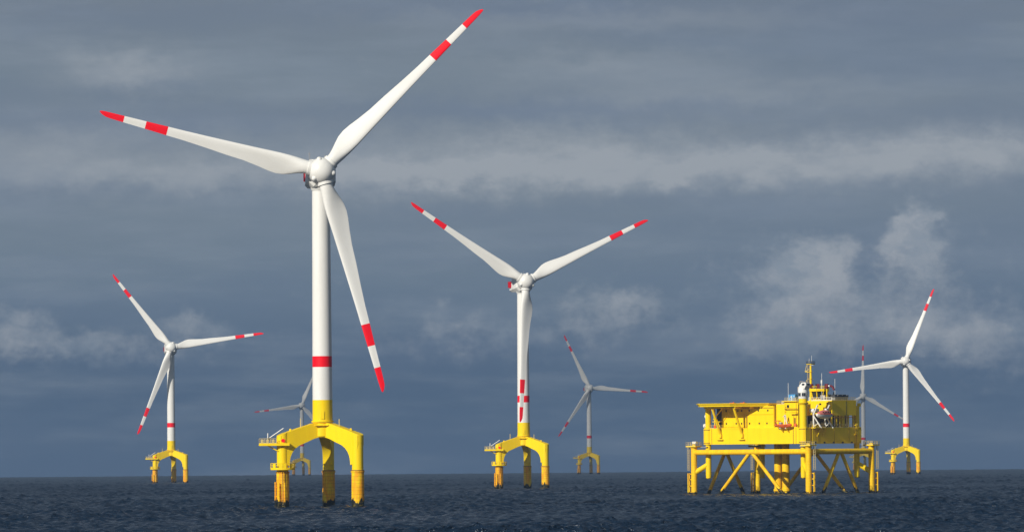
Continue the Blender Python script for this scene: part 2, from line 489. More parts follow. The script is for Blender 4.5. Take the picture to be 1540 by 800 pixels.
# hanging columns, sleeves, brackets
for sx in (-1, 1):
    for sy in (-1, 1):
        c = MB()
        topz = {(-1, -1): 30.4, (1, -1): 30.6, (1, 1): 30.3, (-1, 1): 30.3}[(sx, sy)]
        r_up = 1.3 if (sx, sy) == (1, -1) else 1.0
        c.lathe([(.55, 5.6), (.9, 5.9), (.97, 7.2), (.97, 17.4), (1.5, 17.42), (1.5, 23.0), (r_up, 23.05), (r_up, topz)], Y_, n=32)
        if (sx, sy) == (1, -1): c.lathe([(r_up, 30.55), (1.85, 31.2), (1.95, 31.35), (1.5, 31.4), (1.5, 32.7), (1.3, 32.7)], Y_, n=32)
        if (sx, sy) == (1, 1):
            c.box((-.7, -.3, 30.6), (.7, 1.2, 1.2), Y_); c.box((.9, .3, 30.6), (.7, 1.2, 1.2), Y_)
        col = c.build('support_column', plat, (sx * IX, sy * IY, 0))
        b = MB()
        for z in (17.9, 22.4): b.lathe([(1.5, z - .11), (1.58, z - .11), (1.58, z + .11), (1.5, z + .11)], M['seam'], n=32)
        b.build('weld_band', col)
        MB().tube((sx * (OX - .2), sy * (OY - .1), 7.7), (sx * IX, sy * IY, 10.6), .88, Y_, n=20).build('bracket_tube', plat)
# cable shafts in the middle
for x in (-2.05, 1.35):
    MB().lathe([(1.32, -8), (1.32, 1.0), (1.6, 1.2), (1.6, 1.9), (1.32, 2.1), (1.32, 17.4)], J, n=28).build('cable_shaft', plat, (x, 0, 0))
MB().box((-14.0, 2, 16.6), (4, 2, .4), M['deck']).rail([(-16, 1, 16.8), (-12, 1, 16.8), (-12, 3, 16.8), (-16, 3, 16.8)], M['rail'], 1.0, .06, 1.2, True).tube((-15.5, 1.2, 16.8), (-15.5, 1.2, 17.4), .1, Y_, n=6).build('underdeck_walkway', plat)
# hull
hb = MB(); hb.box((0, 0, 20.15), (45.0, 30.6, 5.5), Y_)
hull = hb.build('hull', plat, smooth=False)
sm = MB()
for x in (17.2,): sm.box((x, -15.32, 20.15), (.22, .08, 5.46), M['seam'])
for x in (18.4, -18.9): sm.box((x, -15.33, 20.15), (.14, .08, 5.46), M['seam'])
for y in (-12.6, 12.6): sm.box((22.53, y, 20.15), (.08, .2, 5.46), M['seam'])
for y in (-10, -5, 0, 5, 10): sm.box((22.53, y, 17.75), (.1, .9, .5), M['dark'])
for y in (-8.5, 0.5, 8.5): sm.box((22.53, y, 20.3), (.06, .08, 5.0), M['seam'])
for x in (-11, -3, 6): sm.box((x, -15.32, 20.15), (.07, .05, 5.4), M['yellow'])
sm.build('hull_fitting', hull, smooth=False)
hr = MB()
hr.rail([(-22.3, -15.1, 22.9), (-16, -15.1, 22.9)], M['rail'], 1.1, .06, 1.5)
hr.build('railing', hull); hr = MB()
hr.rail([(8.5, -15.1, 22.9), (19, -15.1, 22.9)], Y_, 1.1, .06, 1.5)
hr.build('railing', hull); hr = MB()
hr.rail([(22.3, -13, 22.9), (22.3, 13.0, 22.9)], M['rail'], 1.1, .06, 1.5)
hr.build('railing', hull)
for x0, h in ((-14.8, 0), (-5.2, 0)):
    st = MB().tube((x0, -20.4, 30.7), (x0, -15.7, 20.9), .42, Y_, n=14)
    st.box((x0, -15.75, 20.3), (1.3, .85, 1.2), Y_); st.box((x0, -15.7, 19.0), (2.4, .7, .22), Y_)
    for q in range(7): st.box((x0 - 1.1 + q * .36, -15.9, 18.85), (.12, .5, .14), M['seam'])
    st.build('helideck_strut', plat)
MB().tube((-19.5, -13.5, 26.0), (-12.5, -16.5, 30.4), .22, Y_, n=10).build('helideck_strut', plat)
MB().tube((-14.6, -14.2, 25.5), (-12, -14.2, 28.4), .14, Y_, n=8).build('helideck_strut', plat)
# accommodation block under the helideck
acc = MB()
acc.box((-3.9, -3, 26.65), (23.0, 22.0, 7.5), Y_)
ab = acc.build('accommodation_block', plat, smooth=False)
for z, xs in ((28.9, (-13.4, -8.3, -6.6, -3.2, .8, 5.0)), (24.5, (-13.4, -9.0, -6.6, -3.1, 1.2, 4.6))):
    for x in xs: MB().box((x, -14.02, z), (.55, .12, .6), M['dark']).build('window', ab, smooth=False)
wk = MB().box((-9.8, -14.75, 22.7), (10.5, 1.4, .25), Y_).rail([(-15, -15.42, 22.8), (-4.6, -15.42, 22.8)], Y_, 1.1, .06, 1.3)
wk.box((3.2, -14.6, 22.65), (7.5, 1.2, .3), Y_).build('walkway', ab)
trim = MB().box((-3.9, -14.06, 29.7), (22.8, .1, .16), M['seam']).box((-3.9, -14.05, 30.2), (23, .1, .3), Y_)
for x in (-4.2,): trim.tube((x, -14.2, 23), (x, -14.2, 27.5), .16, M['seam'], n=8)
trim.build('wall_trim', ab)
ob = MB()
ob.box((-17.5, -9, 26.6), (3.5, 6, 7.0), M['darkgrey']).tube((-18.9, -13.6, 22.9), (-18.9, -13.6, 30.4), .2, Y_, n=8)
ob.tube((-16.2, -13.8, 22.9), (-18.4, -13.8, 27), .14, Y_, n=8).box((-18, -13, 25.2), (3.4, 2, .2), Y_)
ob.build('open_stairwell', plat, smooth=False)
# helideck
poly = [(-18.6, -22), (-5, -22), (4.5, -13.2), (4.5, -3), (-5, 5.5), (-19, 5.5), (-22.2, 2), (-22.2, -18.4)]
cx, cy = -9.0, -8.2
sc_ = lambda k: [(cx + (x - cx) * k, cy + (y - cy) * k) for x, y in poly]
hd = MB(); hd.prism(poly, 30.35, 31.15, Y_)
hdo = hd.build('helideck', plat, smooth=False)
MB().prism(sc_(.985), 31.155, 31.2, M['deck']).build('deck_surface', hdo, smooth=False)
net = MB()
o_, i_ = sc_(1.045), sc_(1.002)
for k in range(8):
    k2 = (k + 1) % 8
    net.add([(*i_[k], 30.6), (*i_[k2], 30.6), (*o_[k2], 31.3), (*o_[k], 31.3), (*i_[k], 30.72), (*i_[k2], 30.72), (*o_[k2], 31.42), (*o_[k], 31.42)],
            [(3, 2, 1, 0), (4, 5, 6, 7), (0, 1, 5, 4), (1, 2, 6, 5), (2, 3, 7, 6), (3, 0, 4, 7)], M['yellow'])
net.build('safety_net', hdo, smooth=False)
gb = MB()
for x in (-21, -16, -11, -6, -1): gb.box((x, -8.5, 30.0), (.3, 24 if -20 < x < -5 else 16, .7), Y_)
gb.box((-11, -20.4, 30.02), (14, .4, .6), Y_); gb.box((-9.5, -14.4, 30.04), (24, .3, .5), Y_)
gb.build('underdeck_girder', hdo, smooth=False)
lt = MB()
for k in range(8):
    a_, b_ = Vector((*poly[k], 31.2)), Vector((*poly[(k + 1) % 8], 31.2))
    for q in (.2, .5, .8):
        p = a_.lerp(b_, q); lt.tube(p, p + Vector((0, 0, .3)), .12, M['beige'], n=6)
lt.build('deck_light', hdo)
# blocks on the front right
b2 = MB().box((10.5, -8, 26.9), (5.2, 10, 8.0), Y_).build('stair_tower', plat, smooth=False)
b3m = MB().box((15.4, -12.0, 27.45), (6.0, 4.2, 9.1), Y_)
b3 = b3m.build('control_block', plat, smooth=False)
MB().box((14.0, -14.12, 30.2), (.95, .14, .95), M['dark']).build('window', b3, smooth=False)
MB().box((14.0, -14.16, 29.6), (1.2, .2, .14), Y_).box((15.2, -14.5, 31.9), (6.2, .9, .2), Y_).box((17.0, -14.7, 27.6), (2.6, 1.0, .2), Y_).rail([(15.6, -15.2, 27.7), (18.3, -15.2, 27.7)], Y_, 1.0, .06, 1.0).build('balcony', b3)
for z in (29.9, 29.0, 28.2): MB().box((12.9, -14.15, z), (.8, .2, .1), M['seam']).build('vent_louvre', b3, smooth=False)
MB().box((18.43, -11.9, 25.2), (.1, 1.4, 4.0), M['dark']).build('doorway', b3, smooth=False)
MB().tube((13.2, -15.0, 29.3), (19.6, -15.0, 29.3), .14, M['seam'], n=8).tube((13.2, -15.0, 29.3), (13.2, -14.0, 29.3), .14, M['seam'], n=8).build('pipe', b3)
for x, z0, z1 in ((12.7, 23, 31), (16.4, 23, 27.4), (17.6, 23, 31.5)):
    MB().tube((x, -14.25, z0), (x, -14.25, z1), .12, Y_, n=8).build('pipe', b3)
MB().box((16.9, -14.15, 25.2), (.9, .12, 2.1), M['seam']).build('door', b3, smooth=False)
for x in (-10.8, 2.4): MB().box((x, -14.04, 24.3), (.95, .1, 2.1), Y_).build('door', ab, smooth=False)
MB().tube((-15.2, -14.15, 27.6), (7.4, -14.15, 27.6), .09, Y_, n=6).build('pipe', ab)
rr = MB().rail([(8.2, -12.9, 30.9), (12.9, -12.9, 30.9)], M['rail'], 1.2, .07, 1.0)
rr.build('roof_railing', plat); rr = MB()
rr.rail([(12.5, -14.0, 32.0), (18.3, -14.0, 32.0)], M['rail'], 1.1, .06, 1.2)
rr.build('roof_railing', plat)
# right face: upper block carried on posts over an open bay
u2 = MB().box((16.9, 3.35, 29.55), (10.9, 7.7, 5.1), Y_).box((16.9, 10.1, 29.55), (10.9, 5.4, 5.1), Y_)
tb_ = u2.build('transformer_block', plat, smooth=False)
MB().box((22.33, 7.3, 29.55), (.1, .22, 5.0), M['dark']).build('wall_joint', tb_, smooth=False)
MB().box((17.2, -.53, 30.9), (.9, .1, .6), M['dark']).box((20.4, -.53, 31.2), (1.0, .12, .5), M['seam']).build('vent', tb_, smooth=False)
op = MB().box((14.0, 6, 24.95), (9.0, 11.5, 4.1), M['darkgrey'])  # dark grey box filling the open bay behind the posts
op.build('dark_bay_infill', plat, smooth=False)
for y in (-.2, 2.4, 4.2, 6.0, 8.8, 11.6): MB().box((21.9, y, 24.95), (.5, .55 if y != 6.0 else 1.3, 4.1), Y_).build('post', plat, smooth=False)
# helideck side walls far part (back)
MB().box((-2, 9, 26.0), (40, 8, 6.2), Y_).build('rear_block', plat, smooth=False)
# bridge house
br = MB()
o8 = lambda r, k=8: [(14.6 + r * math.cos(PI / 8 + 2 * PI * i / k), 2.2 + r * math.sin(PI / 8 + 2 * PI * i / k)) for i in range(k)]
br.prism(o8(2.5), 32.0, 32.9, Y_)
br.rings([[(x, y, 32.9) for x, y in o8(2.4)], [(x, y, 35.3) for x, y in o8(3.0)]], M['glass'])
br.prism(o8(3.6), 35.3, 36.0, Y_)
bh = br.build('bridge_house', plat, smooth=False)
mu = MB()
for a_, b_ in zip(o8(2.45), o8(3.08)): mu.tube((*a_, 32.8), (*b_, 35.35), .17, Y_, n=6)
mu.build('window_mullion', bh)
MB().rail([(x, y, 36.0) for x, y in o8(3.5)], Y_, 1.1, .07, 1.2, True).build('roof_railing', bh)
for ang in (0.2, 1.3, 2.5, 3.6, 4.4, 5.3):
    MB().box((14.6 + 3.1 * math.cos(ang), 2.2 + 3.1 * math.sin(ang), 37.1), (.9, .9, 1.5), M['maroon'], ang).build('signal_housing', bh, smooth=False)
MB().tube((15.5, 2.5, 36), (15.5, 2.5, 38.6), .18, M['beige'], n=8).tube((15.5, 2.5, 38.0), (15.5, 2.5, 39.2), .32, M['white'], n=10).build('beacon_post', bh)
# mast
ms = MB().tube((0, 0, 0), (0, 0, 12.5), .48, Y_, .34, n=14)
ms.box((0, 0, 12.6), (2.3, 2.0, .18), Y_)
for z in (5.2, 7.6, 10.0): ms.box((0, 0, z), (1.5, 1.3, .12), Y_)
mast = ms.build('mast', plat, (12.75, -.02, 32))
la = MB()
for q in (-.3, .3): la.tube((-.95, -.3 + q, 4.4), (-.95, -.3 + q, 12.5), .07, M['rail'], n=5)
for i in range(20): la.tube((-.95, -.6, 4.6 + i * .4), (-.95, 0, 4.6 + i * .4), .06, M['rail'], n=5)
la.build('ladder', mast)
for z in (6.0, 10.9):
    MB().tube((-.4, -.3, z), (-1.9, -.7, z - .8), .14, M['rail'], n=6).tube((-1.9, -.7, z - .8), (-1.3, -.6, z + 1.3), .12, M['rail'], n=6).tube((-1.9, -.7, z - .8), (-.2, -.3, z - 1.0), .14, Y_, n=6).build('camera_bracket', mast)
MB().rail([(-1.1, -.95, 12.7), (1.1, -.95, 12.7), (1.1, .95, 12.7), (-1.1, .95, 12.7)], M['darkgrey'], .9, .08, .8, True).build('platform_railing', mast)
for x, y, z1, r in ((-.5, -.2, 14.6, .06), (.9, -.6, 15.6, .06), (-.9, .3, 13.6, .1)):
    MB().tube((x, y, 12.65), (x, y, z1), r, M['white'], n=5).build('antenna', mast)
MB().tube((.4, -.8, 12.2), (2.3, -1.4, 12.3), .07, M['white'], n=5).build('antenna', mast)
for x, y, z0, z1 in ((11.0, -10.2, 32.0, 38.2), (17.3, .3, 32, 41.5), (20.9, 3.0, 32, 39.5)):
    MB().tube((x, y, z0), (x, y, z1), .07, M['white'], n=5).build('whip_antenna', plat)
# small fittings on the roofs and along the right side
for x, y, z, d, mat in ((12.6, .3, 32.1, (1.0, 1.0, 1.3), 'white'), (17.0, 5.6, 32.1, (1.6, 1.6, 2.2), 'white'), (18.6, 3.6, 32.1, (1.2, 1.2, 1.5), 'beige'), (16.0, -12.5, 32.0, (1.2, 1.0, 1.2), 'grey'), (9.8, -11.5, 30.9, (1.2, .8, 1.0), 'beige'), (20.6, -8.8, 22.9, (1.4, 1.2, 2.2), 'white'), (20.9, -3.2, 22.9, (1.2, 1.6, 1.8), 'grey')):
    MB().box((x, y, z + d[2] / 2), d, M[mat]).build('equipment_housing', plat, smooth=False)
for y in (-13.6, -2.0, 1.4): MB().tube((21.9, y, 22.9), (21.9, y, 26.9), .12, M['white'], n=8).build('vent_pipe', plat)
MB().rail([(12.0, -.35, 32.1), (22.1, -.35, 32.1)], M['white'], 1.1, .06, 1.1).build('roof_railing', plat)
MB().rail([(22.2, -.2, 32.1), (22.2, 12.6, 32.1)], M['rail'], 1.1, .06, 1.1).build('roof_railing', plat)
MB().tube((22.4, 12.0, 26.4), (22.4, .6, 26.4), .13, M['seam'], n=8).build('pipe', plat)
# davits
for y in (-10.6, -4.2):
    d = MB()
    d.tube((22.3, y, 22.9), (22.3, y, 27.4), .26, M['white'], n=8).tube((22.3, y, 27.3), (24.2, y, 30.6), .26, M['white'], n=8)
    d.tube((22.4, y, 26.8), (24.4, y + 1.6, 22.7), .24, M['white'], n=8).tube((24.2, y, 30.6), (24.3, y, 29.9), .1, M['darkgrey'], n=6)
    d.tube((22.4, y, 23.3), (23.6, y + .9, 24.3), .18, M['white'], n=8)
    d.build('lifeboat_davit', plat)
emb = MB().box((23.5, -8.6, 22.75), (2.0, 7.5, .22), Y_).tube((24.2, -9, 22.6), (22.6, -9, 19.9), .16, Y_, n=8).tube((24.2, -6, 22.6), (22.6, -6, 19.9), .16, Y_, n=8)
emb.rail([(24.4, -12.2, 22.86), (24.4, -10.6, 22.86)], Y_, 1.1, .06, .8)
for q in (-.35, .35): emb.tube((23.0, -11.6 + q, 16.8), (23.0, -11.6 + q, 23.8), .08, Y_, n=6)
for i in range(16): emb.tube((23.0, -11.95, 16.9 + i * .42), (23.0, -11.25, 16.9 + i * .42), .06, Y_, n=5)
emb.build('embarkation_platform', plat)
for q, in ((0,),):
    l2 = MB()
    for s in (-.35, .35): l2.tube((22.95, 12.2 + s, 17.2), (22.95, 12.2 + s, 24.2), .08, Y_, n=6)
    for i in range(17): l2.tube((22.95, 11.8, 17.2 + i * .42), (22.95, 12.6, 17.2 + i * .42), .06, Y_, n=5)
    l2.box((22.9, 12.2, 20.4), (.8, 1.4, .15), Y_).box((22.9, 12.2, 23.6), (.8, 1.4, .15), Y_)
    l2.build('side_ladder', plat)
rd = MB()
for x in (13.0, 15.4):
    rd.tube((x, -15.4, 21.3), (x, -17.2, 22.6), .16, Y_, n=8); rd.tube((x, -15.2, 22.9), (x, -17.4, 22.75), .2, M['white'], n=8)
rd.tube((13.5, -15.4, 23), (14.1, -16.0, 27.3), .17, M['white'], n=8).tube((14.9, -15.4, 23), (14.3, -16.0, 27.3), .17, M['white'], n=8).tube((13.8, -15.7, 25.2), (14.6, -15.7, 25.2), .12, M['white'], n=8).tube((14.2, -16, 27.2), (14.2, -17.2, 26.6), .12, M['white'], n=8)
rd.build('rescue_boat_davit', plat)

# ---- things that stand on or hang from the platform
def hull_boat(length, beam, depth, mat, n=18):
    """boat hull: lofted stations with a sheer line and a pointed stem"""
    R = []
    for i in range(n + 1):
        t = i / n; x = (t - .5) * length
        w = beam / 2 * max(.04, math.sin(PI * min(.97, max(.05, t * .93 + .05))) ** .55)
        d = depth * (.55 + .45 * math.sin(PI * min(1, max(0, t))) ** .4)
        zt = .18 * depth * (2 * t - 1) ** 2
        R.append([(x, -w, zt), (x, -w * .9, zt - d * .45), (x, -w * .45, zt - d * .9), (x, 0, zt - d), (x, w * .45, zt - d * .9), (x, w * .9, zt - d * .45), (x, w, zt), (x, 0, zt + .02)])
    return MB().rings(R, mat)

lb = empty('lifeboat', on_platform(24.1, -6.9, 27.3), PROT + PI / 2)
tag(lb, 'enclosed white lifeboat with faded red canopy hanging from white davits', 'lifeboat')
hull_boat(8.2, 2.7, 1.5, M['white']).build('boat_hull', lb)
cn = []
for i in range(13):
    t = i / 12; x = (t - .5) * 6.6; w = 1.22 * math.sin(PI * (.08 + .84 * t)) ** .5; h = 1.5 * math.sin(PI * (.10 + .8 * t)) ** .6
    cn.append([(x, w * math.cos(PI * k / 10), .06 + h * math.sin(PI * k / 10)) for k in range(11)])
can = MB().rings(cn, M['salmon']).build('canopy', lb)
for x in (-1.9, -.6, .7, 2.0):
    for s in (-1, 1): MB().box((x, s * 1.12, .75), (.6, .12, .4), M['dark']).build('window', can, smooth=False)
MB().box((1.2, 0, 1.75), (1.2, .9, .6), M['white']).build('hatch', can)
MB().tube((-4.0, -1.36, .1), (3.6, -1.36, .1), .1, M['orange'], n=6).build('grab_line', lb)

rb = empty('rescue_boat', on_platform(14.2, -16.9, 23.75), PROT)
tag(rb, 'small open orange rescue boat in a cradle on the sunlit front side', 'rescue boat')
hull_boat(6.8, 2.3, .95, M['orange']).build('boat_hull', rb)
tb = MB()
for s in (-1, 1): tb.tube((-3.2, s * .95, .08), (1.6, s * 1.12, .08), .24, M['orange'], n=10).tube((1.6, s * 1.12, .08), (3.3, 0, .32), .24, M['orange'], n=10)
tb.build('inflated_collar', rb)
MB().box((-1.1, 0, .6), (1.0, .8, .9), M['grey']).build('console', rb)
MB().tube((-2.6, -.7, .2), (-2.6, -.7, 1.5), .1, M['orange'], n=6).tube((-2.6, .7, .2), (-2.6, .7, 1.5), .1, M['orange'], n=6).box((-2.4, 0, 1.5), (1.5, 1.6, .25), M['orange']).build('roll_bar', rb)
MB().box((-3.2, 0, .1), (.5, .5, 1.1), M['darkgrey']).build('outboard_motor', rb)

ct = empty('shipping_container', on_platform(11.7, -8.2, 30.9), PROT)
tag(ct, 'light blue container with white lettering on the roof left of the white cabin', 'container')
cb = MB().box((0, 0, 1.75), (2.9, 2.0, 3.2), M['blue'])
for i in range(8): cb.box((-1.25 + i * .36, -1.03, 1.75), (.12, .06, 2.9), M['blue'])
cb.build('container_body', ct, smooth=False)
fr = MB()
for sx in (-1, 1):
    for sy in (-1, 1): fr.box((sx * 1.45, sy * 1.0, 1.75), (.16, .16, 3.5), M['blue'])
fr.build('corner_post', ct, smooth=False)
mk = MB().box((.0, -1.1, 1.8), (.26, .03, 2.2), M['white']).box((-.32, -1.1, 2.55), (.5, .03, .22), M['white']).box((.12, -1.1, .75), (.9, .03, .22), M['white']).box((-.75, -1.1, 1.9), (.22, .03, .7), M['white']).box((1.05, -1.1, 2.75), (.3, .03, .3), M['white'])
mk.build('white_marking', ct, smooth=False)

cr = empty('crane_cabin', on_platform(IX, -IY, 32.7), PROT)
tag(cr, 'round white crane cabin with dark windows on top of the near corner column', 'crane cabin')
MB().lathe([(1.55, 0), (1.6, .1), (1.62, 1.0), (1.68, 1.1), (1.68, 3.2), (1.5, 3.55), (1.0, 3.75)], M['white'], n=32).build('slewing_drum', cr)
wn = MB()
for ang in (-1.95, -1.55, -.95, -.55): wn.box((1.64 * math.cos(ang), 1.64 * math.sin(ang), 1.45), (.12, .6, 1.1), M['glass'], ang)
wn.build('window', cr, smooth=False)
mh = MB(); mh.rings([[(-1.0, -1.3, 3.4), (1.7, -1.3, 3.4), (1.7, 1.3, 3.4), (-1.0, 1.3, 3.4)], [(-.5, -1.4, 4.4), (2.4, -1.4, 4.5), (2.4, 1.4, 4.5), (-.5, 1.4, 4.4)], [(.3, -1.1, 5.5), (2.1, -1.1, 5.5), (2.1, 1.1, 5.5), (.3, 1.1, 5.5)]], M['white'])
mo = mh.build('operator_cab', cr, smooth=False)
MB().box((1.2, -1.33, 4.85), (1.1, .14, .65), M['glass'], 0).box((2.34, 0, 4.9), (.16, 1.5, .6), M['glass']).build('window', mo, smooth=False)
MB().tube((-.8, -1.2, 3.7), (-.2, -1.2, 5.9), .09, M['beige'], n=6).tube((-.2, -1.2, 5.9), (1.9, -1.2, 5.7), .08, M['beige'], n=6).tube((-1.6, -.4, 2.2), (-1.6, -.4, 4.1), .3, M['beige'], n=8).build('handrail', cr)

kc = empty('knuckle_boom_crane', on_platform(19.5, .3, 32.1), PROT)
tag(kc, 'small dark red folding crane on a thin yellow post beside the bridge house', 'crane')
MB().tube((0, 0, 0), (0, 0, 4.3), .2, Y_, n=10).tube((0, 0, 0), (0, 0, .3), .5, Y_, n=10).build('crane_post', kc)
am = MB().tube((-.6, .1, 4.4), (.9, -.1, 4.9), .34, M['maroon'], n=8).box((.0, 0, 4.5), (.8, .8, .8), M['maroon'])
am.tube((1.3, .2, 5.1), (2.0, .6, 4.7), .36, M['maroon'], n=8).tube((2.0, .6, 4.9), (2.5, .8, 3.6), .34, M['maroon'], n=8)
arm = am.build('boom', kc)
MB().box((1.1, 0, 5.0), (.55, .55, .55), M['white']).build('joint_cover', arm, smooth=False)
MB().tube((2.4, .8, 3.6), (2.4, .8, 2.2), .05, M['darkgrey'], n=5).box((2.4, .8, 2.4), (.3, .3, 1.0), M['dark']).tube((2.4, .8, 1.9), (2.4, .8, .7), .05, M['darkgrey'], n=5).build('hook_block', kc)

cu0 = None
for k, (x, y, lab) in enumerate(((20.4, 3.4, 'grey cooling unit with dark top, leftmost of the row on the right roof'), (20.4, 5.9, 'grey cooling unit with dark top, middle of the row on the right roof'), (20.4, 8.4, 'grey cooling unit with dark top, rightmost of the row on the right roof'))):
    if k == 0:
        cu0 = o = empty('cooling_unit')
        MB().box((0, 0, .6), (2.2, 2.2, .9), M['grey']).box((-.9, -.9, .08), (.2, .2, .16), M['grey']).box((.9, .9, .08), (.2, .2, .16), M['grey']).build('lower_casing', o, smooth=False)
        MB().box((0, 0, 1.5), (2.3, 2.35, .9), M['darkgrey']).build('fan_housing', o, smooth=False)
        MB().lathe([(.8, 1.95), (.8, 2.1)], M['darkgrey'], n=20).build('fan_cowl', o)
        MB().box((1.17, .3, 1.75), (.05, .35, .25), M['white']).build('nameplate', o, smooth=False)
    else:
        o = copy_tree(cu0)
    o.location = on_platform(x, y, 32.1); o.rotation_euler = (0, 0, PROT)
    tag(o, lab, 'cooling unit', 'cooling units in a row on the platform roof')

eb = empty('equipment_cabinet', on_platform(17.9, 1.2, 32.1), PROT)
tag(eb, 'beige equipment cabinet on the roof between bridge house and red crane', 'cabinet')
MB().box((0, 0, .95), (2.0, 2.4, 1.7), M['beige']).box((0, 0, 1.83), (2.15, 2.55, .08), M['beige']).build('cabinet_body', eb, smooth=False)
MB().box((1.02, .5, .9), (.05, .9, 1.4), M['beige']).box((-.4, -1.22, .9), (.9, .05, 1.4), M['grey']).build('door', eb, smooth=False)

tk = empty('storage_tank', on_platform(18.6, -6.0, 28.6), PROT)
tag(tk, 'white horizontal tank under the roof, left of the lifeboat', 'tank')
MB().tube((-1.2, -.4, 0), (1.6, .8, 0), .75, M['white'], n=18).build('tank_shell', tk)
MB().tube((0, 0, -.75), (0, 0, -.95), .5, M['grey'], n=8).box((0, 0, -1.1), (3.4, 2.4, .2), Y_).tube((0, 0, -5.7), (0, 0, -1.0), .3, Y_, n=10).build('tank_saddle', tk)

wb = empty('battery_box', on_platform(-OX + .4, -OY, 17.5), PROT)
tag(wb, 'small white box standing on the left corner leg top', 'box')
MB().box((0, 0, .6), (1.7, .9, .75), M['white']).build('box_body', wb, smooth=False)
MB().tube((0, 0, 0), (0, 0, .25), .3, M['grey'], n=8).build('pedestal', wb)

LR = 'life raft canisters on the deck edge'
for k, (x, y, z, lab) in enumerate(((-22.8, -13.0, 26.6, 'white life raft canister on the upper left column under the helideck'), (-22.4, -14.3, 23.4, 'white life raft canister on deck at the foot of the left column'))):
    if k == 0:
        lr0 = o = empty('life_raft_canister')
        MB().tube((0, -.7, .5), (0, .7, .5), .62, M['white'], n=16).build('canister', o)
        MB().box((0, -.4, -.05), (1.1, .15, .2), M['grey']).box((0, .4, -.05), (1.1, .15, .2), M['grey']).build('cradle', o, smooth=False)
    else:
        o = copy_tree(lr0)
    o.location = on_platform(x, y, z); o.rotation_euler = (0, 0, PROT)
    tag(o, lab, 'life raft', LR)
for k, (x, y, z, lab) in enumerate(((-17.6, -15.0, 22.9, 'small red hose box on deck beside the left helideck strut'), (17.9, -15.0, 23.2, 'small red hose box on deck left of the near corner column'))):
    if k == 0:
        hb0 = o = empty('fire_hose_box')
        MB().box((0, 0, .6), (.9, .4, 1.0), M['orange']).build('box_body', o, smooth=False)
        MB().box((0, 0, .05), (.5, .3, .1), M['grey']).build('stand', o, smooth=False)
    else:
        o = copy_tree(hb0)
    o.location = on_platform(x, y, z); o.rotation_euler = (0, 0, PROT)
    tag(o, lab, 'hose box', 'red fire hose boxes on the platform')
for k, (x, y, lab) in enumerate(((-5.2, -20.4, 'low orange foam monitor on the helideck front edge, left one'), (-2.6, -18.0, 'low orange foam monitor on the helideck front edge, right one'))):
    if k == 0:
        fm0 = o = empty('foam_monitor')
        MB().box((0, 0, .22), (2.0, 1.2, .4), M['orange']).build('base_box', o, smooth=False)
        MB().tube((0, 0, .4), (.5, 0, .65), .12, M['orange'], n=8).build('nozzle', o)
    else:
        o = copy_tree(fm0)
    o.location = on_platform(x, y, 31.2); o.rotation_euler = (0, 0, PROT)
    tag(o, lab, 'foam monitor', 'orange foam monitors on the helideck')

